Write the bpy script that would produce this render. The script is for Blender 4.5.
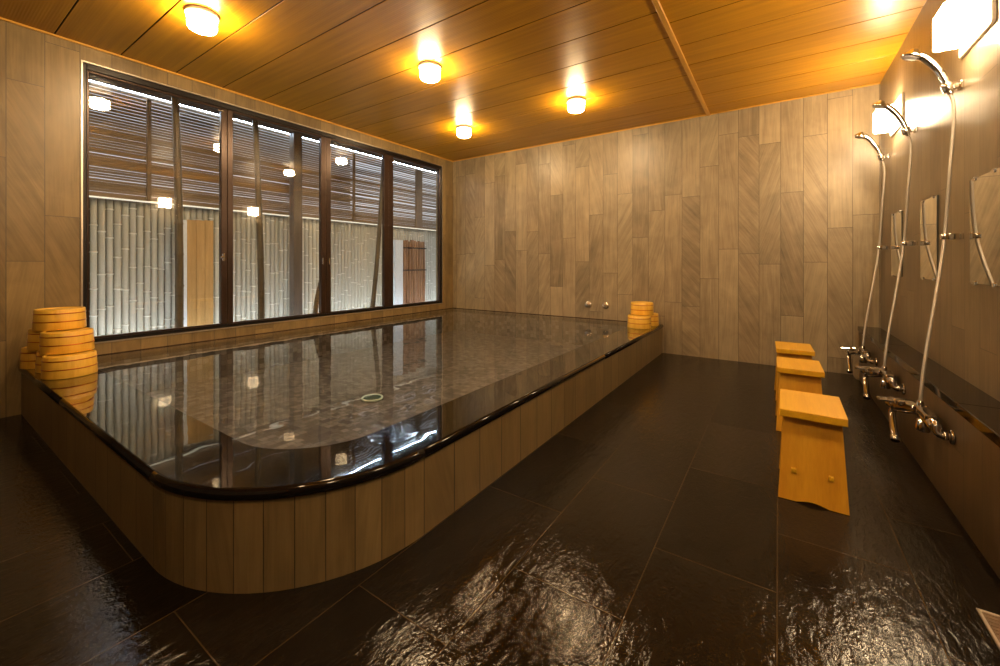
import bpy, bmesh, math, random
from mathutils import Vector, Matrix
random.seed(7)
PI = math.pi
for o in list(bpy.data.objects): bpy.data.objects.remove(o)
S = bpy.context.scene
C = S.collection

# ------------------------------------------------------------------ camera, world, exposure
YAW = math.atan(278/411)
cd = bpy.data.cameras.new('camera'); cam = bpy.data.objects.new('camera', cd); C.objects.link(cam)
cam.location = (0, 0, 1.0); cam.rotation_euler = (PI/2, 0, YAW)
cd.sensor_width = 36; cd.lens = 411/1000*36; cd.shift_y = -(333-264.5)/1000
cd.clip_start = .02
S.camera = cam
S.view_settings.view_transform = 'Standard'; S.view_settings.look = 'None'
S.view_settings.exposure = 0.0; S.view_settings.gamma = 1.0
S.view_settings.use_curve_mapping = False
w = bpy.data.worlds.new('sky'); S.world = w; w.use_nodes = True
bg = w.node_tree.nodes['Background']
bg.inputs[0].default_value = (.93, .95, 1, 1); bg.inputs[1].default_value = .8

LAMP = 185; SCONCE = 110; LAMPCOL = (1, .70, .38); STRIP = 1.1

# ------------------------------------------------------------------ room numbers (metres)
XL, XR, YB, YF, ZC = -4.188, .749, 4.886, -2.2, 2.605
ZR = .322                                  # rim height
WY0, WY1, WZ0, WZ1 = .776, 4.634, .424, 2.475   # window opening

# ------------------------------------------------------------------ materials
class NT:
    def __init__(s, name):
        s.m = bpy.data.materials.new(name); s.m.use_nodes = True
        s.t = s.m.node_tree; s.t.nodes.clear()
        s.out = s.t.nodes.new('ShaderNodeOutputMaterial')
    def n(s, typ, ins=None, **props):
        nd = s.t.nodes.new(typ)
        for k, v in props.items(): setattr(nd, k, v)
        for k, v in (ins or {}).items():
            sock = nd.inputs[k]
            if isinstance(v, bpy.types.NodeSocket): s.t.links.new(v, sock)
            else: sock.default_value = v
        return nd
    def math(s, op, a, b=0.0, c=None):
        nd = s.t.nodes.new('ShaderNodeMath'); nd.operation = op
        for i, v in enumerate((a, b) if c is None else (a, b, c)):
            if isinstance(v, bpy.types.NodeSocket): s.t.links.new(v, nd.inputs[i])
            else: nd.inputs[i].default_value = v
        return nd.outputs[0]
    def ramp(s, fac, stops):
        nd = s.t.nodes.new('ShaderNodeValToRGB'); e = nd.color_ramp.elements
        while len(e) < len(stops): e.new(.5)
        for el, (p, c) in zip(e, stops): el.position = p; el.color = (*c, 1)
        s.t.links.new(fac, nd.inputs[0]); return nd.outputs[0]
    def mix(s, f, a, b, blend='MIX'):
        nd = s.t.nodes.new('ShaderNodeMix'); nd.data_type = 'RGBA'; nd.blend_type = blend
        for i, v in ((0, f), (6, a), (7, b)):
            if isinstance(v, bpy.types.NodeSocket): s.t.links.new(v, nd.inputs[i])
            else: nd.inputs[i].default_value = v if i == 0 else (*v, 1)
        return nd.outputs[2]
    def bsdf(s, **k):
        ins = {}
        names = dict(col='Base Color', rough='Roughness', metal='Metallic', ior='IOR', coat='Coat Weight', coatr='Coat Roughness',
                     normal='Normal', spec='Specular IOR Level', aniso='Anisotropic', sss='Subsurface Weight')
        for a, v in k.items():
            if a == 'col' and not isinstance(v, bpy.types.NodeSocket): v = (*v, 1)
            ins[names[a]] = v
        b = s.n('ShaderNodeBsdfPrincipled', ins)
        s.t.links.new(b.outputs[0], s.out.inputs[0]); return b
    def bump(s, h, strength=.3, dist=.01):
        return s.n('ShaderNodeBump', {'Height': h, 'Strength': strength, 'Distance': dist}).outputs[0]
    def uv(s):
        u = s.n('ShaderNodeUVMap', uv_map='UVMap')
        x = s.n('ShaderNodeSeparateXYZ', {0: u.outputs[0]})
        return u.outputs[0], x.outputs[0], x.outputs[1]

def planks(T, w, L, gap, phase=0.0, half=None):
    """staggered planks in UV metres: (grout mask, id 0-1, id2 0-1, uv vector)"""
    uv, u, v = T.uv()
    c = T.math('DIVIDE', T.math('SUBTRACT', u, phase), w); col = T.math('FLOOR', c); fu = T.math('FRACT', c)
    if half is None:
        r1 = T.n('ShaderNodeTexWhiteNoise', {'W': col}, noise_dimensions='1D').outputs[0]
    else:
        r1 = T.math('ADD', T.math('MULTIPLY', T.math('PINGPONG', col, 1.0), half[1]), half[0])
    vv = T.math('ADD', T.math('DIVIDE', v, L), r1); row = T.math('FLOOR', vv); fv = T.math('FRACT', vv)
    cid = T.n('ShaderNodeCombineXYZ', {0: col, 1: row})
    wn = T.n('ShaderNodeTexWhiteNoise', {'Vector': cid.outputs[0]}, noise_dimensions='2D')
    idv = wn.outputs[0]
    id2 = T.n('ShaderNodeSeparateColor', {0: wn.outputs[1]}).outputs[1]
    du = T.math('MULTIPLY', T.math('MINIMUM', fu, T.math('SUBTRACT', 1.0, fu)), w)
    dv = T.math('MULTIPLY', T.math('MINIMUM', fv, T.math('SUBTRACT', 1.0, fv)), L)
    d = T.math('MINIMUM', du, dv)
    mask = T.math('LESS_THAN', d, gap/2)
    return mask, idv, id2, uv

def stone_mat(name, w, L, gap, phase, dark, light, grout, rough=.34, tilt=1.5, bumps=.25):
    T = NT(name)
    mask, i1, i2, uv = planks(T, w, L, gap, phase)
    c2 = T.math('MULTIPLY', T.math('SUBTRACT', i2, .5), 2.0)
    ang = T.math('MULTIPLY', T.math('MULTIPLY', T.math('MULTIPLY', c2, c2), c2), tilt*.55)
    rot = T.n('ShaderNodeVectorRotate', {'Vector': uv, 'Angle': ang}, rotation_type='Z_AXIS').outputs[0]
    mp = T.n('ShaderNodeMapping', {'Vector': rot, 'Scale': (16, 2.2, 1)}).outputs[0]
    seed = T.math('MULTIPLY', i1, 37.0)
    vein = T.n('ShaderNodeTexNoise', {'Vector': mp, 'W': seed, 'Scale': 1.0, 'Detail': 7.0, 'Roughness': .62, 'Distortion': .7}, noise_dimensions='4D').outputs[0]
    big = T.n('ShaderNodeTexNoise', {'Vector': uv, 'W': seed, 'Scale': 5.0, 'Detail': 3.0, 'Distortion': .8}, noise_dimensions='4D').outputs[0]
    gm = T.n('ShaderNodeMapping', {'Vector': rot, 'Scale': (95, 3.2, 1)}).outputs[0]
    grain = T.n('ShaderNodeTexNoise', {'Vector': gm, 'W': seed, 'Scale': 1.0, 'Detail': 4.0, 'Distortion': .5}, noise_dimensions='4D').outputs[0]
    f = T.math('ADD', T.math('MULTIPLY', vein, .75), T.math('MULTIPLY', big, .45))
    f = T.math('ADD', f, T.math('MULTIPLY', T.math('SUBTRACT', i1, .5), .26))
    f = T.math('ADD', f, T.math('MULTIPLY', T.math('SUBTRACT', grain, .5), .42))
    mid = tuple((a+b)/2 for a, b in zip(dark, light))
    col = T.ramp(f, [(.26, dark), (.60, mid), (.94, light)])
    gv = tuple((a+b)*.5*k for a, b, k in zip(dark, light, (.95, 1.08, 1.5)))
    col = T.mix(T.math('MULTIPLY', i2, .45), col, T.mix(1.0, col, tuple(min(1, g/m) for g, m in zip(gv, mid)), 'MULTIPLY'))
    col = T.mix(mask, col, grout)
    h = T.math('SUBTRACT', T.math('ADD', T.math('MULTIPLY', vein, .5), T.math('MULTIPLY', grain, .25)), mask)
    T.bsdf(col=col, rough=rough, normal=T.bump(h, bumps, .003))
    return T.m

def wood_mat(name, dark, light, axis='Z', scale=14, rough=.4, coat=0.0, coatr=.2):
    T = NT(name)
    tc = T.n('ShaderNodeTexCoord').outputs['Object']
    oi = T.n('ShaderNodeObjectInfo').outputs['Random']
    sc = {'X': (.06, 1, 1), 'Y': (1, .06, 1), 'Z': (1, 1, .06)}[axis]
    mp = T.n('ShaderNodeMapping', {'Vector': tc, 'Scale': tuple(scale*a for a in sc)}).outputs[0]
    a = T.n('ShaderNodeTexNoise', {'Vector': mp, 'W': T.math('MULTIPLY', oi, 20.0), 'Scale': 1.0, 'Detail': 3.0, 'Distortion': .6}, noise_dimensions='4D').outputs[0]
    mp2 = T.n('ShaderNodeMapping', {'Vector': tc, 'Scale': tuple(scale*9*a_ for a_ in sc)}).outputs[0]
    b = T.n('ShaderNodeTexNoise', {'Vector': mp2, 'Scale': 1.0, 'Detail': 2.0}).outputs[0]
    f = T.math('ADD', T.math('MULTIPLY', a, .7), T.math('MULTIPLY', b, .3))
    col = T.ramp(f, [(.3, dark), (.7, light)])
    T.bsdf(col=col, rough=rough, coat=coat, coatr=coatr, normal=T.bump(b, .08, .002))
    return T.m

def plain(name, col, rough=.5, metal=0.0, noise=0.0, **k):
    T = NT(name)
    tc = T.n('ShaderNodeTexCoord').outputs['Object']
    n = T.n('ShaderNodeTexNoise', {'Vector': tc, 'Scale': 30.0, 'Detail': 3.0}).outputs[0]
    c = T.ramp(n, [(.3, tuple(x*(1-noise) for x in col)), (.7, tuple(min(1, x*(1+noise)) for x in col))])
    T.bsdf(col=c, rough=rough, metal=metal, **k)
    return T.m

def emit(name, col, strength):
    T = NT(name)
    e = T.n('ShaderNodeEmission', {'Color': (*col, 1), 'Strength': strength})
    T.t.links.new(e.outputs[0], T.out.inputs[0]); return T.m

def clear(name, tint, f0, rough=0.0, ripple=None, gain=1.0):
    T = NT(name)
    lw = T.n('ShaderNodeLayerWeight', {'Blend': .5})
    ins = {'Color': (1, 1, 1, 1), 'Roughness': rough}
    if ripple:
        tc = T.n('ShaderNodeTexCoord').outputs['Object']
        n = T.n('ShaderNodeTexNoise', {'Vector': tc, 'Scale': ripple[0], 'Detail': 1.5}).outputs[0]
        # water spills over the granite round one patch near the corner
        vec = T.n('ShaderNodeVectorMath', {0: tc, 1: (-1.36, 1.13, ZR)}, operation='DISTANCE').outputs['Value']
        spot = T.n('ShaderNodeMapRange', {'Value': vec, 'From Min': .02, 'From Max': .17, 'To Min': 1.0, 'To Max': 0.0}).outputs[0]
        n2 = T.n('ShaderNodeTexNoise', {'Vector': tc, 'Scale': 34.0, 'Detail': 3.0}).outputs[0]
        h = T.math('ADD', n, T.math('MULTIPLY', T.math('MULTIPLY', n2, spot), 2.0))
        bp = T.n('ShaderNodeBump', {'Height': h, 'Strength': 1.0, 'Distance': ripple[1]})
        ins['Normal'] = bp.outputs[0]
    g = T.n('ShaderNodeBsdfGlossy', ins)
    t = T.n('ShaderNodeBsdfTransparent', {'Color': (*tint, 1)})
    p = T.math('POWER', lw.outputs['Facing'], 5.0)
    f = T.math('MULTIPLY', T.math('ADD', T.math('MULTIPLY', p, 1-f0), f0), gain)
    f = T.math('MINIMUM', f, 1.0)
    mx = T.n('ShaderNodeMixShader', {0: f, 1: t.outputs[0], 2: g.outputs[0]})
    T.t.links.new(mx.outputs[0], T.out.inputs[0]); return T.m

M = {}
M['tile_back'] = stone_mat('sandstone planks', .18, 1.2, .0032, .022, (.130, .098, .060), (.41, .32, .195), (.06, .05, .04), rough=.38)
M['tile_left'] = stone_mat('sandstone planks window wall', .172, 1.2, .0032, .417-.172, (.100, .066, .027), (.31, .215, .092), (.06, .05, .04))
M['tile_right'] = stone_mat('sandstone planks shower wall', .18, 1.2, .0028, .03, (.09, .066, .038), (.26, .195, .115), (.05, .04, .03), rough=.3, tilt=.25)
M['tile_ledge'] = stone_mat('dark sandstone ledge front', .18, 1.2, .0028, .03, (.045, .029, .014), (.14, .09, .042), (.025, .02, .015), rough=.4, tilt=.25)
M['tile_tub'] = stone_mat('sandstone planks bath side', .172, 40.0, .005, 0.0, (.095, .066, .028), (.22, .155, .068), (.015, .011, .008), rough=.4, tilt=.7)

def floor_mat():
    T = NT('wet black slate tile')
    mask, i1, i2, uv = planks(T, .36, .695, .0034, -.002, half=(.345, .482))
    tc = T.n('ShaderNodeTexCoord').outputs['Object']
    mp = T.n('ShaderNodeMapping', {'Vector': tc, 'Scale': (34, 13, 1), 'Rotation': (0, 0, .5)}).outputs[0]
    a = T.n('ShaderNodeTexNoise', {'Vector': mp, 'W': T.math('MULTIPLY', i1, 30.0), 'Scale': 1.0, 'Detail': 5.0, 'Roughness': .6, 'Distortion': 1.0}, noise_dimensions='4D').outputs[0]
    b = T.n('ShaderNodeTexNoise', {'Vector': tc, 'Scale': 95.0, 'Detail': 2.0}).outputs[0]
    big = T.n('ShaderNodeTexNoise', {'Vector': tc, 'Scale': 2.2, 'Detail': 3.0}).outputs[0]
    f = T.math('ADD', T.math('MULTIPLY', a, .6), T.math('MULTIPLY', i2, .4))
    col = T.ramp(f, [(.25, (.006, .0045, .0032)), (.75, (.017, .0125, .008))])
    col = T.mix(mask, col, (.050, .033, .015))
    h = T.math('SUBTRACT', T.math('ADD', a, T.math('MULTIPLY', b, .26)), T.math('MULTIPLY', mask, .5))
    rg = T.ramp(big, [(.40, (.04, .04, .04)), (.62, (.10, .10, .10))])
    T.bsdf(col=col, rough=rg, normal=T.bump(h, .44, .0050), spec=.19)
    return T.m
M['floor'] = floor_mat()

def granite():
    T = NT('polished black granite')
    tc = T.n('ShaderNodeTexCoord').outputs['Object']
    n = T.n('ShaderNodeTexNoise', {'Vector': tc, 'Scale': 220.0, 'Detail': 2.0}).outputs[0]
    col = T.ramp(n, [(.45, (.004, .003, .003)), (.75, (.012, .009, .007))])
    T.bsdf(col=col, rough=.06, spec=.30)
    return T.m
M['granite'] = granite()

def mosaic():
    T = NT('pool floor mosaic')
    mask, i1, i2, uv = planks(T, .046, .046, .004, 0)
    n = T.n('ShaderNodeTexNoise', {'Vector': uv, 'Scale': 60.0, 'Detail': 3.0}).outputs[0]
    f = T.math('ADD', T.math('MULTIPLY', i1, .8), T.math('MULTIPLY', n, .3))
    col = T.ramp(f, [(.1, (.026, .024, .022)), (.5, (.078, .072, .068)), (1, (.18, .17, .16))])
    col = T.mix(mask, col, (.05, .042, .034))
    T.bsdf(col=col, rough=.5)
    return T.m
M['mosaic'] = mosaic()
M['water'] = clear('hot spring water', (.93, .95, .93), .022, 0.0, ripple=(5.0, .0012), gain=1.1)
M['glass'] = clear('window glass', (.97, .98, .98), .055)

def ceil_mat(name, shift):
    T = NT(name)
    uv, u, v = T.uv()
    pid = T.math('FLOOR', T.math('DIVIDE', T.math('SUBTRACT', v, .283+shift), .349))
    mp = T.n('ShaderNodeMapping', {'Vector': uv, 'Scale': (1.2, 26, 1)}).outputs[0]
    a = T.n('ShaderNodeTexNoise', {'Vector': mp, 'W': T.math('MULTIPLY', pid, 5.3), 'Scale': 1.0, 'Detail': 5.0, 'Distortion': .4}, noise_dimensions='4D').outputs[0]
    col = T.ramp(a, [(.3, (.36, .163, .004)), (.7, (.50, .242, .008))])
    reed = T.n('ShaderNodeTexWave', {'Vector': uv, 'Scale': 22.0}, wave_type='BANDS', bands_direction='Y').outputs['Fac']
    T.bsdf(col=col, rough=.34, spec=.3, coat=.10, coatr=.16, normal=T.bump(reed, .18, .002))
    return T.m
M['ceiling'] = ceil_mat('cedar plank ceiling', 0)
M['groove'] = plain('dark groove between ceiling planks', (.02, .010, .004), .8)
M['moulding'] = wood_mat('pale cedar batten', (.50, .25, .03), (.66, .36, .06), 'Y', 20, .35)
M['hinoki'] = wood_mat('hinoki cypress bucket staves', (.70, .38, .030), (.88, .54, .070), 'Z', 26, .42, .2)
M['hinoki_flat'] = wood_mat('hinoki cypress board', (.70, .40, .035), (.88, .55, .075), 'X', 26, .42, .2)
M['stool_side'] = wood_mat('cypress stool board', (.60, .27, .012), (.78, .40, .025), 'Z', 16, .42, .2)
M['stool_top'] = wood_mat('cypress stool seat', (.60, .31, .008), (.78, .44, .018), 'Y', 16, .38, .25)
M['copper'] = plain('copper hoop', (.50, .14, .03), .3, .9, .1)
M['chrome'] = plain('chrome', (.86, .85, .84), .08, 1.0, .02)
M['chrome_dark'] = plain('chrome with dark reflections in colour', (.52, .50, .48), .10, 1.0, .03)  # dark surroundings mirrored in the faucets are put into this colour
M['hose'] = plain('satin grey shower hose', (.40, .36, .31), .38, .55, .03)
M['nozzle'] = plain('grey shower face', (.45, .44, .42), .4, .2, .05)
M['black_metal'] = plain('black window aluminium', (.012, .010, .010), .3, .4, .1)
M['bronze'] = plain('dark bronze mullion', (.045, .026, .018), .28, .5, .1)
M['steel_trim'] = plain('satin steel edge trim', (.62, .55, .46), .3, .9, .04)
M['rubber'] = plain('black rubber', (.01, .01, .01), .6)
M['mirror'] = plain('mirror glass', (.90, .92, .90), .015, 1.0, 0)
M['mirror_edge'] = plain('mirror back edge', (.02, .03, .028), .3)
M['white_enamel'] = plain('cream enamel', (.80, .74, .62), .35, 0, .03)
M['skirt'] = plain('dark red brown stone skirting', (.055, .032, .022), .2, 0, .3)
M['lampglow'] = emit('warm lamp glass', LAMPCOL, LAMP)
M['sconceglow'] = emit('warm wall lamp glass', (1, .72, .42), SCONCE)
M['sconceuplight'] = emit('added upward lamp glow', (1, .70, .40), 170)
M['ledglow'] = emit('garden light strip', (1, .95, .74), STRIP)
M['ledcool'] = emit('cool garden light strip', (.64, .80, 1), 75)
M['ledground'] = emit('added white ground light', (.88, .94, 1), 75)
M['drain'] = plain('pale green drain ring', (.50, .66, .60), .35, 0, .08)
M['drain_dark'] = plain('drain grid', (.035, .10, .09), .4, 0, .1)
M['bamboo'] = wood_mat('pale bleached bamboo', (.44, .45, .39), (.62, .62, .56), 'Z', 30, .38)
M['bamboo_node'] = wood_mat('white bamboo node wax', (.72, .72, .66), (.85, .85, .80), 'Z', 30, .38)
M['bamboo_dark'] = wood_mat('dark weathered bamboo', (.045, .035, .018), (.13, .095, .045), 'Z', 18, .35)
M['slat'] = wood_mat('brown bamboo slats', (.13, .085, .045), (.27, .18, .10), 'Y', 18, .5)
M['post'] = wood_mat('brown garden post', (.10, .066, .036), (.22, .145, .08), 'Z', 16, .5)
M['post_grey'] = wood_mat('grey brown garden post', (.07, .058, .05), (.14, .115, .10), 'Z', 16, .45)
M['board'] = wood_mat('tan garden boards', (.40, .25, .09), (.62, .41, .17), 'Z', 18, .5)
M['bark'] = wood_mat('reddish bark sticks', (.12, .06, .032), (.46, .27, .16), 'Z', 22, .7)
M['tie'] = plain('black palm rope', (.012, .010, .010), .8)
M['white_board'] = plain('white garden board', (.72, .82, .95), .4, 0, .03)
M['soil'] = plain('dark garden gravel', (.06, .055, .05), .8, 0, .5)
M['eave'] = plain('dark grey soffit', (.006, .0055, .0055), .7, 0, .15)
M['plaster'] = plain('plain back wall', (.22, .18, .14), .6, 0, .1)

# ------------------------------------------------------------------ mesh helpers
def BM(): return bmesh.new()
def add_box(bm, x0, x1, y0, y1, z0, z1, bev=0.0, seg=2):
    r = bmesh.ops.create_cube(bm, size=1)
    vs = r['verts']
    for v in vs:
        v.co = ((x0+x1)/2+v.co.x*(x1-x0), (y0+y1)/2+v.co.y*(y1-y0), (z0+z1)/2+v.co.z*(z1-z0))
    if bev:
        es = list({e for v in vs for e in v.link_edges})
        bmesh.ops.bevel(bm, geom=es, offset=bev, segments=seg, affect='EDGES', profile=.5)
def add_tube(bm, pts, r, seg=12, caps=True):
    pts = [Vector(p) for p in pts]; n = len(pts)
    rs = r if isinstance(r, (list, tuple)) else [r]*n
    t0 = (pts[1]-pts[0]).normalized()
    ref = Vector((0, 1, 0)) if abs(t0.y) < .9 else Vector((1, 0, 0))
    u = t0.cross(ref).normalized(); rings = []
    for i, p in enumerate(pts):
        t = (pts[min(i+1, n-1)]-pts[max(i-1, 0)]).normalized()
        u = (u-t*u.dot(t)).normalized(); v = t.cross(u)
        rings.append([bm.verts.new(p+(u*math.cos(a)+v*math.sin(a))*rs[i]) for a in (2*PI*k/seg for k in range(seg))])
    for a, b in zip(rings, rings[1:]):
        for k in range(seg):
            f = bm.faces.new((a[k], a[(k+1) % seg], b[(k+1) % seg], b[k])); f.smooth = True
    if caps: bm.faces.new(rings[0][::-1]); bm.faces.new(rings[-1])
def add_lathe(bm, prof, mat=None, seg=40):
    """prof: (r, z) list about Z; closes where r = 0"""
    mat = mat or Matrix(); rings = []
    for r, z in prof:
        if r < 1e-6: rings.append([bm.verts.new(mat @ Vector((0, 0, z)))])
        else: rings.append([bm.verts.new(mat @ Vector((r*math.cos(2*PI*k/seg), r*math.sin(2*PI*k/seg), z))) for k in range(seg)])
    for a, b in zip(rings, rings[1:]):
        for k in range(seg):
            k2 = (k+1) % seg
            if len(a) == 1 and len(b) == 1: continue
            if len(a) == 1: f = bm.faces.new((a[0], b[k], b[k2]))
            elif len(b) == 1: f = bm.faces.new((a[k], a[k2], b[0]))
            else: f = bm.faces.new((a[k], a[k2], b[k2], b[k]))
            f.smooth = True
def add_prism(bm, outline, z0, z1, fn=None, bev=0.0):
    """outline (a, b) extruded along c; fn maps (a, b, c) to xyz"""
    fn = fn or (lambda a, b, c: (a, b, c))
    lo = [bm.verts.new(fn(a, b, z0)) for a, b in outline]; hi = [bm.verts.new(fn(a, b, z1)) for a, b in outline]
    n = len(lo); fs = [bm.faces.new(lo[::-1]), bm.faces.new(hi)]
    for k in range(n): fs.append(bm.faces.new((lo[k], lo[(k+1) % n], hi[(k+1) % n], hi[k])))
    if bev:
        es = list({e for f in fs[:2] for e in f.edges})
        bmesh.ops.bevel(bm, geom=es, offset=bev, segments=2, affect='EDGES', profile=.5)
def smooth_path(ctrl, n=12):
    P = [Vector(p) for p in ctrl]; P = [P[0]*2-P[1]]+P+[P[-1]*2-P[-2]]; out = []
    for i in range(1, len(P)-2):
        a, b, c, d = P[i-1:i+3]
        for k in range(n):
            t = k/n
            out.append(.5*((2*b)+(c-a)*t+(2*a-5*b+4*c-d)*t*t+(3*b-a-3*c+d)*t**3))
    out.append(P[-2]); return out
def axis_mat(loc, d):
    return Matrix.Translation(loc) @ Vector((0, 0, 1)).rotation_difference(Vector(d)).to_matrix().to_4x4()

def obj(name, bm, mat, parent=None, origin=None, uv=None, shade=False):
    bmesh.ops.recalc_face_normals(bm, faces=bm.faces[:])
    lay = bm.loops.layers.uv.new('UVMap') if 'UVMap' not in bm.loops.layers.uv else bm.loops.layers.uv['UVMap']
    if uv != 'keep':
        for f in bm.faces:
            n = f.normal
            for l in f.loops:
                c = l.vert.co
                if abs(n.z) >= max(abs(n.x), abs(n.y)): l[lay].uv = (c.x, c.y)
                elif abs(n.x) >= abs(n.y): l[lay].uv = (c.y, c.z)
                else: l[lay].uv = (c.x, c.z)
    me = bpy.data.meshes.new(name)
    if origin:
        bmesh.ops.translate(bm, verts=bm.verts[:], vec=-Vector(origin))
    if shade:
        for f in bm.faces: f.smooth = True
    bm.to_mesh(me); bm.free(); me.materials.append(M[mat])
    o = bpy.data.objects.new(name, me); C.objects.link(o)
    if parent:
        o.parent = parent
        if origin: o.location = origin
    elif origin: o.location = origin
    return o
def empty(name, loc=(0, 0, 0), rotz=0.0):
    o = bpy.data.objects.new(name, None); C.objects.link(o)
    o.location = loc; o.rotation_euler = (0, 0, rotz); o.empty_display_size = .05
    return o
def tag(o, label, cat, group=None):
    o['label'] = label; o['category'] = cat
    if group: o['group'] = group
    return o
def struct(o): o['kind'] = 'structure'; return o
def kids(o): return [c for c in o.children]
def copy_tree(o, parent=None):
    c = o.copy(); C.objects.link(c)
    if parent: c.parent = parent
    for ch in kids(o): copy_tree(ch, c)
    return c

# ------------------------------------------------------------------ room shell
GUT = .562                                  # gutter edge by the shower ledge
b = BM()
add_box(b, XL-.12, GUT, YF-.1, YB+.1, -.05, 0)
add_box(b, GUT, XR+.1, YF-.1, YB+.1, -.05, -.04)
struct(obj('floor', b, 'floor'))
b = BM()
for (xa, xb, sh) in ((XL-.1, -.63, 0), (-.60, XR+.1, .17)):
    y = .283+sh-.349*8
    while y < YB+.1:
        ya, yb = max(y, YF-.1), min(y+.349, YB+.1)
        if yb-ya > .02: add_box(b, xa, xb, ya+.0035, yb-.0035, ZC, ZC+.03, .002, 1)
        y += .349
add_box(b, XL-.1, XR+.1, YF-.1, YB+.1, ZC+.012, ZC+.06)
for f in b.faces:
    if f.calc_center_median().z > ZC+.011: f.material_index = 1
ce = struct(obj('ceiling', b, 'ceiling')); ce.data.materials.append(M['groove'])
b = BM(); add_box(b, -.631, -.599, YF, YB, ZC-.016, ZC+.01, .002, 1); struct(obj('trim_1', b, 'moulding'))
b = BM(); add_box(b, XL, XL+.014, YF, YB, ZC-.014, ZC, .001, 1); struct(obj('trim_2', b, 'moulding'))
b = BM(); add_box(b, XL+.014, XR, YB-.012, YB, ZC-.012, ZC, .001, 1); struct(obj('trim_3', b, 'moulding'))
b = BM(); add_box(b, XL-.1, XR+.1, YB, YB+.1, -.05, ZC+.05); struct(obj('wall_back', b, 'tile_back'))
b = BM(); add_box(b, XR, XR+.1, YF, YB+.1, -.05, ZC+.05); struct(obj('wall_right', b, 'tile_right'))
b = BM()
add_box(b, XL-.12, XL, YF, WY0, -.05, ZC+.05); add_box(b, XL-.12, XL, WY1, YB+.1, -.05, ZC+.05)
add_box(b, XL-.12, XL, WY0, WY1, -.05, WZ0); add_box(b, XL-.12, XL, WY0, WY1, WZ1, ZC+.05)
struct(obj('wall_left', b, 'tile_left'))
b = BM(); add_box(b, XL-.12, XR+.1, YF-.1, YF, -.05, ZC+.05); struct(obj('wall_front', b, 'plaster'))
b = BM()
add_box(b, XL, XL+.012, .70, YB, ZR-.03, ZR+.007, .002, 1); struct(obj('baseboard_left', b, 'skirt'))
b = BM(); add_box(b, XL+.012, -1.35, YB-.012, YB, ZR-.03, ZR+.007, .002, 1); struct(obj('baseboard_back', b, 'skirt'))

# window: steel edge, black outer frame, four sashes with panes
win = struct(empty('window_1', (XL, (WY0+WY1)/2, WZ0)))
def wpart(name, bm, mat, parent=win):
    o = obj(name, bm, mat, None)
    o.parent = parent
    base = Vector(win.location) if parent is win else Vector((0, 0, 0))
    o.data.transform(Matrix.Translation(-Vector(win.location)))
    return o
b = BM(); t = .010
for (y0, y1, z0, z1) in ((WY0-t, WY0, WZ0-t, WZ1+t), (WY1, WY1+t, WZ0-t, WZ1+t), (WY0, WY1, WZ0-t, WZ0), (WY0, WY1, WZ1, WZ1+t)):
    add_box(b, XL-.03, XL+.006, y0, y1, z0, z1)
wpart('edge_trim', b, 'steel_trim')
b = BM()
for (y0, y1, z0, z1) in ((WY0, WY0+.022, WZ0, WZ1), (WY1-.022, WY1, WZ0, WZ1), (WY0+.022, WY1-.022, WZ0, WZ0+.026), (WY0+.022, WY1-.022, WZ1-.045, WZ1)):
    add_box(b, XL-.075, XL-.004, y0, y1, z0, z1, .003, 1)
wpart('outer_frame', b, 'black_metal')
mull = [(1.678, 1.778), (2.668, 2.788), (3.552, 3.700)]
edges = [WY0+.022]+[sum(m)/2 for m in mull]+[WY1-.022]
for i in range(4):
    y0, y1 = edges[i], edges[i+1]
    a = .014 if i == 0 else (mull[i-1][1]-mull[i-1][0])/2
    c = .014 if i == 3 else (mull[i][1]-mull[i][0])/2
    z0, z1 = WZ0+.026, WZ1-.045
    b = BM()
    add_box(b, XL-.06, XL-.012, y0+.001, y0+a, z0, z1, .003, 1); add_box(b, XL-.06, XL-.012, y1-c, y1-.001, z0, z1, .003, 1)
    add_box(b, XL-.058, XL-.014, y0+a, y1-c, z0, z0+.012, .002, 1); add_box(b, XL-.058, XL-.014, y0+a, y1-c, z1-.016, z1, .002, 1)
    s = wpart('sash', b, 'bronze')
    b = BM(); add_box(b, XL-.038, XL-.033, y0+a-.004, y1-c+.004, z0+.008, z1-.012); wpart('pane', b, 'glass', s)
    if i in (0, 1):
        b = BM()
        if i == 0:
            add_box(b, XL-.012, XL+.006, y1-c+.006, y1-c+.022, 1.03, 1.10, .003); add_box(b, XL+.004, XL+.016, y1-c-.012, y1-c+.014, 1.055, 1.075, .003)
            add_box(b, XL-.012, XL+.002, y1-c-.03, y1-c+.02, z1-.04, z1-.028, .003)
        else:
            add_box(b, XL-.013, XL-.004, y1-c+.012, y1-c+.026, 1.0, 1.075, .003)
        wpart('latch', b, 'chrome', s)
    if i == 2:
        b = BM(); add_box(b, XL-.013, XL-.004, y0+a-.030, y0+a-.016, 1.0, 1.075, .003); wpart('latch', b, 'chrome', s)

# ------------------------------------------------------------------ bath
OX, OY, ORAD = -1.085, .482, .62            # outer faces of the tiled side
def corner_path(x, y, r, xend, yend, n=24):
    """left wall -> along the front -> round corner -> along the right side to the back"""
    P = [(xend, y)]
    cx, cy = x-r, y+r
    for k in range(n+1):
        a = -PI/2+PI/2*k/n
        P.append((cx+r*math.cos(a), cy+r*math.sin(a)))
    P.append((x, yend)); return P
bath = empty('bathtub', (-2.6, 2.7, 0))
def bpart(name, bm, mat, parent=None, uv=None):
    o = obj(name, bm, mat, None, uv=uv); o.data.transform(Matrix.Translation(-Vector(bath.location)))
    o.parent = parent or bath; return o
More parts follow.
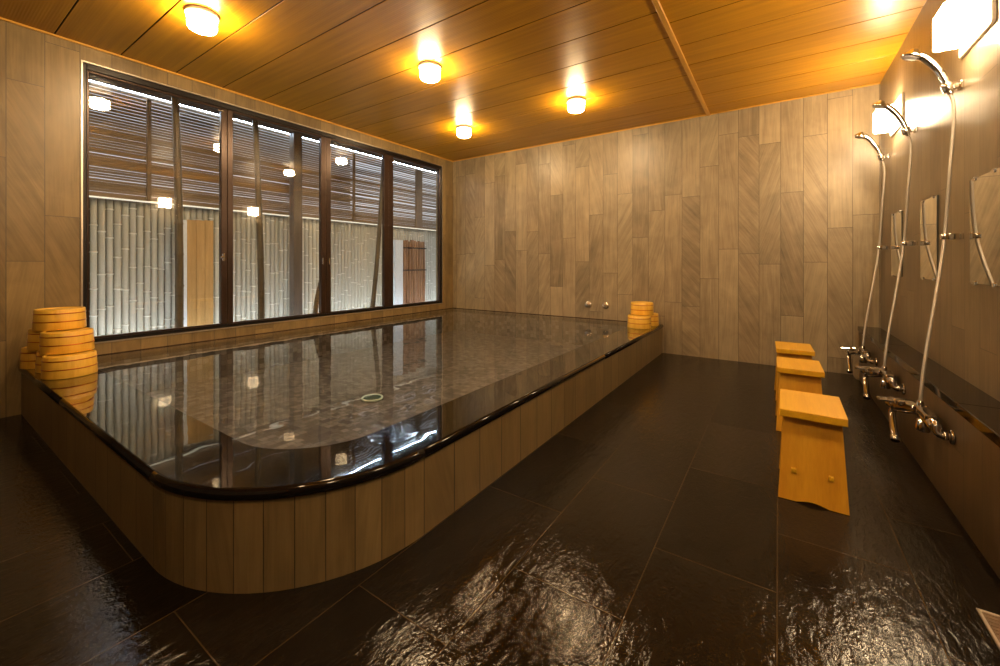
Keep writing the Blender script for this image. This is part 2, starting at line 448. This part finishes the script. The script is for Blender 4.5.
# tiled side wall with its own running UVs (half width tiles on the curve)
b = BM(); lay = b.loops.layers.uv.new('UVMap')
outer = corner_path(OX, OY, ORAD, XL+.002, YB-.002, 22); inner_ = corner_path(OX-.2, OY+.2, ORAD-.2, XL+.002, YB-.002, 22)
ru = [0.0]
for k in range(1, len(outer)):
    d = math.dist(outer[k], outer[k-1])
    ru.append(ru[-1]+(d if k in (1, len(outer)-1) else d*.172*11/(ORAD*PI/2)))
off = 17*.172-ru[1]
ru = [u+off for u in ru]
# the straight right run starts on a joint too
zb, zt = 0.0, ZR-.035
vo = [(b.verts.new((x, y, zb)), b.verts.new((x, y, zt))) for x, y in outer]
vi = [(b.verts.new((x, y, zb)), b.verts.new((x, y, zt))) for x, y in inner_]
for k in range(len(outer)-1):
    f = b.faces.new((vo[k][0], vo[k+1][0], vo[k+1][1], vo[k][1]))
    for l, uvc in zip(f.loops, ((ru[k], zb), (ru[k+1], zb), (ru[k+1], zt), (ru[k], zt))): l[lay].uv = uvc
    for q in ((vo[k][1], vo[k+1][1], vi[k+1][1], vi[k][1]), (vi[k+1][0], vi[k][0], vi[k][1], vi[k+1][1])): b.faces.new(q)
bpart('side_wall', b, 'tile_tub', uv='keep')
# granite rim in slabs
RW, EX = .28, .012
def rim_ring(P, Q, name):
    """slab between outer polyline P and inner polyline Q with a rounded outer nose"""
    bm = BM(); prof = [(0, ZR-.038), (-.004, ZR-.036)]
    rows = []
    for (px, py), (qx, qy) in zip(P, Q):
        o = Vector((px, py)); i = Vector((qx, qy)); d = (o-i).normalized()
        pts = [(i, ZR-.038), (o-d*.010, ZR-.038), (o-d*.003, ZR-.034), (o, ZR-.026), (o, ZR-.014), (o-d*.004, ZR-.005), (o-d*.012, ZR), (i+d*.004, ZR), (i, ZR-.004)]
        rows.append([bm.verts.new((p.x, p.y, z)) for p, z in pts])
    m = len(rows[0])
    for a, c in zip(rows, rows[1:]):
        for k in range(m): 
            f = bm.faces.new((a[k], c[k], c[(k+1) % m], a[(k+1) % m])); f.smooth = k in (1, 2, 3, 4, 5)
    bm.faces.new(rows[0]); bm.faces.new(rows[-1][::-1])
    bpart(name, bm, 'granite')
OXr, OYr = OX+EX, OY-EX; R2 = ORAD+.006; r2 = R2-RW
g = .0012
cxr, cyr = OXr-R2, OYr+R2
rim_ring([(XL+.001, OYr), (-3.0, OYr)], [(XL+.001, OYr+RW), (-3.0, OYr+RW)], 'rim')
rim_ring([(-3.0+g, OYr), (cxr-g, OYr)], [(-3.0+g, OYr+RW), (cxr-g, OYr+RW)], 'rim')
arc = [-PI/2+PI/2*k/24 for k in range(25)]
rim_ring([(cxr+R2*math.cos(a), cyr+R2*math.sin(a)) for a in arc], [(cxr+r2*math.cos(a), cyr+r2*math.sin(a)) for a in arc], 'rim')
rim_ring([(OXr, cyr+g), (OXr, 3.0)], [(OXr-RW, cyr+g), (OXr-RW, 3.0)], 'rim')
rim_ring([(OXr, 3.0+g), (OXr, YB-.001)], [(OXr-RW, 3.0+g), (OXr-RW, YB-.001)], 'rim')
b = BM(); add_box(b, XL+.012, OXr-RW-.001, YB-.16, YB-.001, ZR-.038, ZR, .003, 1); bpart('rim', b, 'granite')
b = BM(); add_box(b, XL+.0125, XL+.15, OYr+RW+.001, YB-.161, ZR-.038, ZR, .003, 1); bpart('rim', b, 'granite')
# basin lining and mosaic floor
PZ = -.02+.03
inn = [(XL+.15, YB-.16)]+[(XL+.15, OYr+RW)]+[(cxr+r2*math.cos(a), cyr+r2*math.sin(a)) for a in arc]+[(OXr-RW, YB-.16)]
b = BM()
lo = [b.verts.new((x, y, PZ)) for x, y in inn]; hi = [b.verts.new((x, y, ZR-.02)) for x, y in inn]
n = len(inn)
for k in range(n): b.faces.new((lo[k], lo[(k+1) % n], hi[(k+1) % n], hi[k]))
lo2 = [b.verts.new((x, y, PZ-.004)) for x, y in inn]
bpart('basin_lining', b, 'mosaic')
b = BM(); add_prism(b, inn, .002, PZ); bpart('basin_floor', b, 'mosaic')
tag(bath, 'large sunken hot bath with stone plank sides, round corner and black granite rim', 'bathtub')
# water film: over basin and rim
b = BM()
wo = [(XL+.012, OYr+.014)]+[(cxr+(R2-.014)*math.cos(a), cyr+(R2-.014)*math.sin(a)) for a in arc]+[(OXr-.014, YB-.012), (XL+.012, YB-.012)]
vs = [b.verts.new((x, y, ZR+.0016)) for x, y in wo]; b.faces.new(vs)
wat = tag(obj('bath_water', b, 'water'), 'still clear water filling the bath to the granite rim', 'water'); wat['kind'] = 'stuff'
# round drain on the pool floor
dr = empty('pool_drain', (-2.475, 1.98, PZ+.0005))
b = BM(); add_lathe(b, [(.064, 0), (.075, 0), (.078, .010), (.074, .015), (.066, .013), (.064, 0)]); obj('ring', b, 'drain', dr)
b = BM()
add_lathe(b, [(0, .004), (.063, .004), (.063, .008), (0, .008)])
for k in range(-5, 6):
    L = math.sqrt(.062**2-(k*.011)**2); add_box(b, k*.011-.002, k*.011+.002, -L, L, .008, .012)
obj('grid', b, 'drain_dark', dr)
tag(dr, 'round pale green drain cover under water on the bath floor', 'drain')

# ------------------------------------------------------------------ shower ledge, gutter, floor drain
LX = .607
led = empty('shower_ledge', (.68, 1.5, 0))
def lpart(name, bm, mat):
    o = obj(name, bm, mat); o.data.transform(Matrix.Translation(-Vector(led.location))); o.parent = led; return o
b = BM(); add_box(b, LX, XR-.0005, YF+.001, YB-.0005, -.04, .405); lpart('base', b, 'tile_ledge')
y = YF+.002; ends = [YF+.002, -.6, .9, 2.4, 3.9, YB-.001]
for a, c in zip(ends, ends[1:]):
    b = BM(); add_box(b, LX-.012, XR-.001, a+.0006, c-.0006, .405, .443, .003, 2); lpart('counter_slab', b, 'granite')
tag(led, 'long low wall ledge with black granite top under the showers', 'ledge')
fd = empty('floor_drain', (.53, 1.52, 0))
b = BM()
x0, x1, y0, y1 = -.055, .031, -.24, .24
for q in ((x0, x0+.008, y0, y1), (x1-.008, x1, y0, y1), (x0+.008, x1-.008, y0, y0+.008), (x0+.008, x1-.008, y1-.008, y1)):
    add_box(b, *q, .0005, .006, .001, 1)
obj('frame', b, 'steel_trim', fd)
b = BM(); add_box(b, x0+.008, x1-.008, y0+.008, y1-.008, .0005, .003)
for k in range(30):
    yy = y0+.016+k*.0155; add_box(b, x0+.012, x1-.012, yy, yy+.007, .003, .005)
obj('grate', b, 'post', fd)
tag(fd, 'metal framed floor drain grate beside the shower ledge', 'drain')

# ------------------------------------------------------------------ buckets
BH, BR = .130, .122
def make_bucket():
    """stave bucket standing upside down: mouth below, base recessed on top"""
    r = empty('wooden_bucket')
    b = BM()
    add_lathe(b, [(BR-.012, .001), (BR-.001, .001), (BR, .003), (BR-.006, BH-.003), (BR-.008, BH), (BR-.018, BH), (BR-.019, BH-.008), (BR-.019, BH-.010), (BR-.014, .03), (BR-.012, .001)], seg=48)
    obj('staves', b, 'hinoki', r)
    b = BM(); add_lathe(b, [(0, BH-.020), (BR-.019, BH-.020), (BR-.019, BH-.007), (BR-.022, BH-.005), (0, BH-.005)], seg=48); obj('base', b, 'hinoki_flat', r)
    for z in (.052, .103):
        rr = BR-.006*z/BH
        b = BM(); add_lathe(b, [(rr-.002, z-.0035), (rr+.0016, z-.003), (rr+.002, z), (rr+.0016, z+.003), (rr-.002, z+.0035)], seg=48); obj('hoop', b, 'copper', r)
    return r
proto = make_bucket(); first = True
def bucket(x, y, lvl, rz, label, group):
    global first
    o = proto if first else copy_tree(proto)
    first = False
    o.location = (x, y, ZR+.002+lvl*(BH+.0006)); o.rotation_euler = (0, 0, rz)
    return tag(o, label, 'bucket', group)
GL = 'bucket pyramid by the window'; GR = 'bucket stack by the back wall'
bucket(-3.600, .612, 0, .3, 'wooden bucket at the front right of the bottom row left of the window', GL)
bucket(-3.8455, .622, 0, 1.3, 'wooden bucket in the middle of the bottom row in the larger pyramid', GL)
bucket(-4.0745, .572, 0, 2.1, 'wooden bucket at the far left of the bottom row, against the left wall', GL).scale = (.90, .90, 1)
bucket(-3.714, .620, 1, .9, 'wooden bucket in the second row of the larger pyramid, nearer the window', GL)
bucket(-3.962, .602, 1, 2.7, 'wooden bucket in the second row of the larger pyramid, nearer the left wall', GL)
bucket(-3.868, .612, 2, 1.9, 'wooden bucket at the very top of the larger pyramid left of the window', GL)
bucket(-1.236, 4.496, 0, .5, 'wooden bucket at the front bottom of the small stack on the right rim', GR)
bucket(-1.215, 4.746, 0, 1.7, 'wooden bucket at the rear bottom of the small stack, against the back wall', GR)
bucket(-1.240, 4.620, 1, 2.5, 'wooden bucket on top of the small stack at the back wall', GR)

# ------------------------------------------------------------------ stools
SH = .385
def make_stool():
    r = empty('bath_stool')
    b = BM(); add_box(b, -.113, .113, -.17, .17, SH-.032, SH, .003, 2); obj('seat', b, 'stool_top', r)
    def side(s):
        bm = BM()
        wb, wt = .118, .099
        out = [(-wb, 0), (-.055, 0)]+[(-.055+.11*k/8, .012*math.sin(PI*k/8)) for k in range(1, 8)]+[(.055, 0), (wb, 0), (wt, SH-.0325), (-wt, SH-.0325)]
        # board leans inwards towards the top
        add_prism(bm, out, 0, .024, lambda a, z, c: (a, s*(.160-.048*z/SH-c), z), .0015)
        return bm
    for s in (-1, 1):
        p = obj('side_board', side(s), 'stool_side', r)
    for sx in (-1, 1):
        b = BM(); add_box(b, sx*.062-.011, sx*.062+.011, -.142, .142, .112, .140, .002, 1); obj('rail', b, 'stool_side', r)
        for s in (-1, 1):
            b = BM(); add_box(b, sx*.062-.009, sx*.062+.009, min(s*.132, s*.156), max(s*.132, s*.156), .117, .135, .003, 2)
            obj('peg', b, 'stool_top', r)
    return r
st = make_stool()
for k, (x, y, rz, lb) in enumerate(((.120, 2.292, -.012, 'pale wooden bath stool nearest the camera, front board with two pegs in full view'),
                                    (.106, 3.140, .012, 'pale wooden bath stool in the middle of the row of three'),
                                    (.098, 3.800, .03, 'pale wooden bath stool farthest back, near the back wall'))):
    o = st if k == 0 else copy_tree(st)
    o.location = (x, y, 0.001); o.rotation_euler = (0, 0, rz); tag(o, lb, 'stool', 'wooden bath stools in a row')

# ------------------------------------------------------------------ showers
def make_shower():
    """origin on the wall face (x = XR), at the faucet's height 0; x negative = into the room"""
    r = empty('hand_shower')
    X = lambda x: x-XR
    # hose
    ctrl = [(X(.562), -.19, .318), (X(.566), -.185, .38), (X(.587), -.15, .539), (X(.637), -.08, .826), (X(.688), 0, 1.138), (X(.708), 0, 1.495), (X(.720), 0, 1.71), (X(.718), 0, 1.80), (X(.706), 0, 1.853)]
    b = BM(); add_tube(b, smooth_path(ctrl, 10), .0075, 12); obj('hose', b, 'hose', r)
    # handset
    hc = [(X(.709), 0, 1.845), (X(.700), 0, 1.887), (X(.682), 0, 1.938), (X(.655), 0, 1.996), (X(.621), 0, 2.045), (X(.596), 0, 2.068)]
    P = smooth_path(hc, 8); nP = len(P)
    b = BM(); add_tube(b, P, [.0115+.0065*min(1, i/nP*1.5) for i in range(nP)], 16)
    h = obj('handset', b, 'chrome', r, shade=True)
    dirn = Vector((-.38, 0, -.92)).normalized(); hp = Vector((X(.570), 0, 2.076))
    b = BM(); add_lathe(b, [(0, -.030), (.016, -.028), (.022, -.018), (.034, -.006), (.042, .004), (.042, .010), (.038, .013), (.030, .013)], axis_mat(hp, dirn), 32)
    hd = obj('shower_head', b, 'chrome', h)
    b = BM(); add_lathe(b, [(.0375, .008), (.0375, .0125), (0, .0145)], axis_mat(hp, dirn), 32)
    for ring, cnt in ((.012, 6), (.023, 12), (.032, 16)):
        for k in range(cnt):
            a = 2*PI*k/cnt
            add_lathe(b, [(.0022, .012), (.0016, .0165), (0, .0165)], axis_mat(hp, dirn) @ Matrix.Translation((ring*math.cos(a), ring*math.sin(a), 0)), 6)
    obj('spray_face', b, 'nozzle', h)
    return r
def make_hook(name='shower_hook'):
    r = empty(name)
    b = BM(); add_box(b, -.012, 0, -.024, .024, -.018, .018, .003, 2); add_box(b, -.036, -.010, -.014, .014, -.010, .010, .003, 2); obj('bracket', b, 'chrome', r)
    b = BM(); add_lathe(b, [(.0125, -.022), (.0215, -.022), (.023, -.018), (.023, .018), (.0215, .022), (.0125, .022), (.0125, -.022)], axis_mat((-.0495, 0, 0), (.28, 0, -.96)), 24); obj('cup', b, 'chrome', r)
    return r
def make_guide():
    r = empty('hose_guide')
    b = BM(); add_box(b, -.012, 0, -.022, .022, -.014, .014, .002, 2); add_box(b, -.048, -.010, -.014, .014, -.016, .016, .003, 2); obj('bracket', b, 'chrome', r)
    b = BM(); add_lathe(b, [(.0085, -.012), (.0155, -.012), (.017, -.008), (.017, .008), (.0155, .012), (.0085, .012), (.0085, -.012)], axis_mat((-.061, 0, 0), (.10, 0, .99)), 20); obj('clip', b, 'chrome', r)
    return r
def cyl(bm, a, c, r, seg=24): add_tube(bm, [a, c], r, seg)
def make_faucet():
    """origin on the ledge face (x = LX); y measured from the hose"""
    r = empty('shower_faucet')
    W = lambda x, y, z: (x-LX, y-2.94, z-.28)
    # mixer body: straight bar near the camera, thicker valve block stepping out from the wall
    b = BM()
    add_tube(b, [W(.560, 2.50, 0.302), W(.560, 2.505, 0.302), W(.560, 2.77, 0.302), W(.560, 2.775, 0.302)], [.018, .022, .022, .018], 24)
    add_tube(b, smooth_path([W(.560, 2.76, 0.302), W(.553, 2.82, 0.294), W(.535, 2.875, 0.279), W(.520, 2.92, 0.270)], 5), [.024, .026, .028, .030, .031, .032, .032, .032, .032, .032, .032, .032, .032, .032, .032, .030], 24)
    add_box(b, *[v for p in zip(W(.500, 2.84, .285), W(.575, 2.90, 0.316)) for v in p], .010, 3)
    obj('body', b, 'chrome_dark', r, shade=False)
    b = BM()
    add_box(b, *[v for p in zip(W(.538, 2.56, 0.306), W(.582, 2.71, 0.336)) for v in p], .007, 3)
    obj('hose_outlet', b, 'chrome_dark', r)
    b = BM(); add_lathe(b, [(0, -.004), (.016, -.004), (.017, 0), (.016, .010), (.012, .030), (.010, .034), (0, .034)], Matrix.Translation(W(.562, 2.75, 0.316)), 20); obj('hose_nut', b, 'chrome_dark', r)
    # wall unions with round plates
    b = BM()
    add_lathe(b, [(0, .001), (.030, .001), (.031, .005), (.026, .011), (.014, .013)], axis_mat(W(LX, 2.482, .278), (-1, 0, 0)), 28)
    add_tube(b, smooth_path([W(.60, 2.482, .278), W(.575, 2.482, .278), W(.560, 2.487, .288), W(.558, 2.496, .318), W(.560, 2.515, 0.300)], 6), [.015]*30, 18)
    add_lathe(b, [(.015, -.010), (.0185, -.008), (.0185, .008), (.015, .010)], axis_mat(W(.582, 2.482, .278), (-1, 0, 0)), 6)
    obj('wall_union', b, 'chrome_dark', r)
    b = BM()
    add_lathe(b, [(0, .001), (.030, .001), (.031, .005), (.026, .011), (.014, .013)], axis_mat(W(LX, 2.84, .278), (-1, 0, 0)), 28)
    add_tube(b, smooth_path([W(.60, 2.84, .278), W(.575, 2.84, .282), W(.552, 2.845, 0.269)], 6), [.015]*20, 18)
    obj('wall_union', b, 'chrome_dark', r)
    # round diverter below the bar
    b = BM(); add_lathe(b, [(0, -.030), (.022, -.030), (.026, -.025), (.026, .020), (.018, .026), (.018, .044), (0, .044)], axis_mat(W(.556, 2.665, 0.261), (.15, 0, 1)), 26); obj('diverter', b, 'chrome_dark', r)
    # far temperature knob with flat lever
    b = BM()
    ax = (-.42, .90, .06)
    add_lathe(b, [(0, 0), (.024, 0), (.031, .006), (.032, .012), (.029, .050), (.024, .056), (0, .058)], axis_mat(W(.518, 2.925, 0.268), ax), 16)
    add_box(b, *[v for p in zip(W(.438, 2.915, 0.282), W(.505, 2.965, 0.296)) for v in p], .006, 3)
    add_tube(b, [W(.50, 2.945, 0.286), W(.498, 2.950, 0.269)], .012, 12)
    obj('temperature_knob', b, 'chrome_dark', r)
    # swivel spout hanging from the valve block
    b = BM()
    add_tube(b, smooth_path([W(.520, 2.91, 0.272), W(.508, 2.945, 0.248), W(.500, 2.96, 0.221), W(.497, 2.93, 0.181), W(.495, 2.885, 0.141), W(.494, 2.855, 0.114)], 6), [.016]*40, 18)
    add_lathe(b, [(0, -.004), (.0165, -.004), (.020, 0), (.020, .024), (.0165, .028)], axis_mat(W(.4945, 2.868, 0.126), (-.02, -.72, -.69)), 20)
    obj('spout', b, 'chrome_dark', r)
    return r
def make_mirror():
    r = empty('wall_mirror')
    b = BM(); add_box(b, -.0055, -.0005, -.16, .16, -.24, .24); obj('backing', b, 'mirror_edge', r)
    b = BM(); add_box(b, -.0075, -.0056, -.1595, .1595, -.2395, .2395); obj('glass', b, 'mirror', r)
    for y in (-.10, .10):
        for z in (-.237, .237):
            b = BM(); add_box(b, -.012, 0, y-.013, y+.013, z-.009, z+.009, .002, 1); obj('clip', b, 'chrome', r)
    return r
sh, hk, gd, fc, mi = make_shower(), make_hook(), make_guide(), make_faucet(), make_mirror()
spec = [(2.94, 'nearest the camera', 'nearest'), (3.74, 'in the middle of the three', 'middle'), (4.54, 'farthest back, beside the back wall', 'farthest')]
for k, (y, where, wd) in enumerate(spec):
    def get(o): return o if k == 0 else copy_tree(o)
    o = get(sh); o.location = (XR, y, 0); tag(o, 'chrome hand shower with long steel hose, '+where, 'shower', 'hand showers on the right wall')
    o = get(hk); o.location = (XR, y, 1.880); tag(o, 'chrome wall hook holding up the shower head '+where, 'hook', 'shower hooks')
    o = get(gd); o.location = (XR, y, 1.138); tag(o, 'small chrome hose guide clipping the shower hose '+where, 'hose guide', 'hose guides')
    o = get(fc); o.location = (LX, y, .280); tag(o, 'chrome thermostat faucet with spout on the low ledge, '+where, 'faucet', 'shower faucets')
for k, (y, lb) in enumerate(((2.658, 'frameless rectangular wall mirror nearest the camera, cut by the right edge'), (3.462, 'frameless rectangular wall mirror in the middle of the three'), (4.266, 'frameless rectangular wall mirror farthest back on the shower wall'))):
    o = mi if k == 0 else copy_tree(mi)
    o.location = (XR, y, 1.152); tag(o, lb, 'mirror', 'mirrors on the shower wall')

# ------------------------------------------------------------------ lamps
def make_ceiling_lamp():
    r = empty('ceiling_lamp')
    b = BM(); add_lathe(b, [(0, 0), (.086, 0), (.092, -.006), (.092, -.018), (.086, -.024), (0, -.024)], seg=40); obj('base', b, 'white_enamel', r)
    b = BM(); add_lathe(b, [(0, -.025), (.074, -.025), (.080, -.034), (.080, -.085), (.074, -.100), (.060, -.108), (0, -.113)], seg=40); obj('diffuser', b, 'lampglow', r)
    return r
cl = make_ceiling_lamp()
lamps = [(-3.05, 1.11, 'round glowing ceiling lamp above the near left part of the bath'), (-2.336, 2.44, 'round glowing ceiling lamp above the middle of the bath'),
         (-1.633, 3.74, 'round glowing ceiling lamp nearest the batten, above the right rim'), (-3.05, 3.754, 'round glowing ceiling lamp at the back near the window corner'),
         (-1.633, 1.11, 'added unseen round ceiling lamp above the round corner of the bath'), (-.25, -.55, 'added unseen round ceiling lamp behind the camera')]  # these two are added out of view to brighten bath front and stools
for k, (x, y, lb) in enumerate(lamps):
    o = cl if k == 0 else copy_tree(cl)
    o.location = (x, y, ZC-.0005); tag(o, lb, 'lamp', 'round ceiling lamps')
def make_sconce():
    r = empty('wall_lamp')
    b = BM()
    add_prism(b, [(-.18, -.10), (.18, -.10), (.19, -.09), (.19, .115), (.18, .125), (-.18, .125), (-.19, .115), (-.19, -.09)], 0, .014, lambda a, z, c: (-c, a, z), .003)
    obj('back_plate', b, 'white_enamel', r)
    b = BM()
    add_prism(b, [(-.085, -.082), (.085, -.082), (.085, .082), (-.085, .082)], .0145, .130, lambda a, z, c: (-c, a*(1-.08*(c-.0145)/.115), z), .012)
    obj('shade', b, 'sconceglow', r)
    b = BM(); add_box(b, -.112, -.030, -.066, .066, .0822, .0845, .001, 1); obj('added_uplight', b, 'sconceuplight', r)  # glowing plate added on the shade to brighten the ceiling
    return r
sc = make_sconce()
for k, (y, lb) in enumerate(((2.748, 'bright box wall lamp above the nearest mirror, at the top right'), (4.245, 'bright box wall lamp farther back, behind the middle shower head'),
                         (1.25, 'added unseen box wall lamp above the near shower aisle'), (-.25, 'added unseen box wall lamp on the shower wall behind the camera'))):  # last two are added out of view to light the stool fronts
    o = sc if k == 0 else copy_tree(sc)
    o.location = (XR, y, 2.108); tag(o, lb, 'lamp', 'box wall lamps on the shower wall')

# ------------------------------------------------------------------ bath valves on the back wall
def make_valve():
    r = empty('wall_valve')
    M4 = axis_mat((0, 0, 0), (0, -1, 0))
    b = BM(); add_lathe(b, [(0, 0), (.040, 0), (.042, .004), (.038, .010), (.026, .014), (0, .014)], M4, 32); obj('escutcheon', b, 'chrome', r)
    b = BM(); add_lathe(b, [(.018, .014), (.018, .030), (.030, .034), (.032, .040), (.030, .058), (.024, .062), (0, .063)], M4, 24)
    obj('knob', b, 'chrome', r); return r
v = make_valve()
for k, (x, lb) in enumerate(((-1.965, 'round chrome valve on the back wall, left of the pair'), (-1.742, 'round chrome valve on the back wall, right one nearer the buckets'))):
    o = v if k == 0 else copy_tree(v)
    o.location = (x, YB, .500); tag(o, lb, 'valve', 'bath valves on the back wall')

# ------------------------------------------------------------------ garden strip outside the window
GX = -5.19
b = BM(); add_box(b, -9, XL-.12, -2, 9, -.12, -.02); struct(obj('ground', b, 'soil'))
b = BM(); add_box(b, GX+.105, XL-.12, -1.5, 8, 2.645, 2.70); struct(obj('eave', b, 'eave'))
fe = empty('bamboo_fence', (GX, 3.2, -.02))
NC = 96; pitch = .0552; node_r = random.Random(3)
for k in range(NC):
    y = -2.72+k*pitch; r0 = node_r.uniform(.0245, .0268)
    top = 1.66
    z = node_r.uniform(-.1, .25); prof = [(0, 0), (r0, 0)]
    while z < top-.05:
        if z > .05:
            prof += [(r0, z-.016), (r0*.95, z-.008), (r0*1.10, z-.006), (r0*1.17, z-.002), (r0*1.17, z+.002), (r0*1.06, z+.006), (r0*.95, z+.007), (r0, z+.016)]
        z += node_r.uniform(.24, .40)
    prof += [(r0, top), (0, top)]
    b = BM(); add_lathe(b, prof, Matrix.Translation((0, y, 0)), 14); cu = obj('culm', b, 'bamboo', fe)
    cu.data.materials.append(M['bamboo_node'])
    for p in cu.data.polygons:
        if math.hypot(p.center.x, p.center.y-y) > r0*1.0: p.material_index = 1
b = BM(); add_box(b, -.050, -.036, -3.0, 3.4, 0, 1.66); obj('added_light_blocker', b, 'eave', fe)  # dark sheet added to block light leaking between the culms
for z in (.25, 1.5):
    b = BM(); add_box(b, -.090, -.051, -3.0, 3.4, z, z+.07); obj('rail', b, 'post', fe)
tag(fe, 'pale bleached bamboo pole fence outside the window', 'fence')
# slatted screen above the fence, nearer by a hand
sf = empty('slat_screen', (GX+.075, 3.2, 1.60))
b = BM(); rs = random.Random(5)
z = 0
add_box(b, -.006, .006, -3, 3.3, 0, .062); z = .066
while z < 1.012:
    h = rs.uniform(.017, .024)
    zz = z
    # gaps open up towards the far end
    y0 = -3
    for (ya, yb, gapk) in ((-3, -1.0, 1.0), (-1.0, .5, 1.0), (.5, 3.3, 1.0)):
        hh = h*(rs.choice([1, 1, .9, .62, .45]) if ya > 0 and .12 < z/.985 < .9 else 1)
        add_box(b, -.006+rs.uniform(-.003, .003), .006, ya, yb, zz+rs.uniform(-.001, .001), zz+hh)
    gp = rs.choice([.002, .003, .0045])
    f = z/.985
    if .16 < f < .42: gp = rs.choice([.002, .003, .006, .010])
    if f > .62: gp = .005+.006*(f-.62)/.38
    z += h+gp
obj('slats', b, 'slat', sf)
for (y, wd, mt) in ((1.405, .035, 'post'), (2.09, .03, 'post'), (5.05, .15, 'post'), (.2, .05, 'post'), (6.2, .05, 'post'), (3.75, .035, 'post')):
    b = BM(); add_box(b, .006, .036, y-3.2-wd/2, y-3.2+wd/2, -.005, 1.018, .003, 1); obj('batten', b, mt, sf)
tag(sf, 'brown horizontal slat screen above the bamboo fence outside', 'screen')
# full height post in front
b = BM(); add_box(b, -.055, .055, -.055, .055, 0, 2.655, .004, 1)
o = obj('garden_post', b, 'post_grey'); o.location = (GX+.19, 2.83, -.02); tag(o, 'square grey brown post outside, behind the second pane', 'post')
# dark bamboo stems close to the glass
def stem(pts, r, label):
    P = smooth_path(pts, 10); L = []; rr = []
    acc = 0; nxt = .18
    for i, p in enumerate(P):
        if i: acc += (P[i]-P[i-1]).length
        rad = r*(1-.18*i/len(P))
        if acc > nxt:
            d = (P[i]-P[i-1]).normalized()
            L += [p-d*.012, p, p+d*.012]; rr += [rad, rad*1.13, rad]; nxt += .30
        else: L.append(p); rr.append(rad)
    b = BM(); base = pts[0]
    add_tube(b, L, rr, 14)
    o = obj('bamboo_pole', b, 'bamboo_dark', origin=base)
    tag(o, label, 'bamboo', 'dark bamboo stems outside the window')
stem([(-4.56, 1.475, -.02), (-4.55, 1.475, 1.0), (-4.55, 1.462, 1.9), (-4.55, 1.44, 2.64)], .034, 'thick dark bamboo stem outside the first pane, right of its middle')
stem([(-4.56, 2.20, -.02), (-4.55, 2.195, .8), (-4.55, 2.17, 1.7), (-4.55, 2.13, 2.64)], .034, 'dark bamboo stem outside the second pane, near its left side')
stem([(-4.56, 2.77, -.02), (-4.55, 2.83, .55), (-4.55, 2.93, 1.1), (-4.55, 2.98, 2.64)], .030, 'dark bamboo stem mostly hidden behind the second mullion')
stem([(-4.56, 3.60, -.02), (-4.55, 3.655, .5), (-4.55, 3.735, 1.2), (-4.55, 3.85, 2.64)], .033, 'leaning dark bamboo stem outside the third pane')
# small panels by the fence
pb = empty('privacy_board', (-4.97, 1.79, -.02))
b = BM()
for k in range(3): add_box(b, -.012, .012, -.118+k*.079, -.118+k*.079+.0775, 0, 1.475+.004*k, .002, 1)
obj('board', b, 'board', pb)
b = BM(); add_box(b, -.03, .018, -.172, -.119, 0, 1.47, .003, 1); obj('end_post', b, 'white_board', pb)['label'] = 'white end post'
tag(pb, 'tan upright board panel with white edge outside the first pane', 'panel')
pb = empty('brushwood_panel', (-4.97, 4.76, -.02))
rs = random.Random(11)
for k in range(9):
    y = -.155+k*.054
    b = BM(); r0 = rs.uniform(.026, .031)
    pts = [(rs.uniform(-.01, .01), y+rs.uniform(-.004, .004), z) for z in (0, .35, .7, 1.05, 1.40+rs.uniform(-.015, .02))]
    add_tube(b, smooth_path(pts, 4), r0, 9); obj('stick', b, 'bark', pb)
for z in (.92, 1.28):
    b = BM(); add_box(b, -.040, .042, -.19, .31, z, z+.018, .006, 2); obj('tie', b, 'tie', pb)
b = BM(); add_box(b, -.03, .018, -.36, -.195, 0, 1.405, .003, 1); obj('end_board', b, 'white_board', pb)['label'] = 'white end board'
tag(pb, 'brown bundled brushwood panel with black ties outside the last pane', 'panel')
# light strips in the garden
def strip(x, z, y0, y1, label, mat='ledglow', r=.009):
    o = empty('light_strip', (x, (y0+y1)/2, z))
    L = (y1-y0)/2
    b = BM(); add_box(b, -r, r, -L, L, -r, r, .002, 1); obj('tube', b, mat, o)
    b = BM(); add_box(b, -r-.003, r+.003, -L, L, r+.0005 if z > 1 else -r-.004, r+.004 if z > 1 else -r-.0005); obj('holder', b, 'steel_trim', o)
    tag(o, label, 'light', 'garden light strips')
strip(GX+.122, 1.606, .3, 6.3, 'warm light strip under the slat screen above the bamboo', 'ledglow', .006)
strip(GX+.40, .02, .3, 6.3, 'added unseen light strip on the ground at the foot of the bamboo', 'ledground')  # added below the sill, out of view, to brighten the bamboo
strip(GX+.082, 2.6515, -.5, 7.0, 'cool white light strip along the eave above the slat screen', 'ledcool', .006)
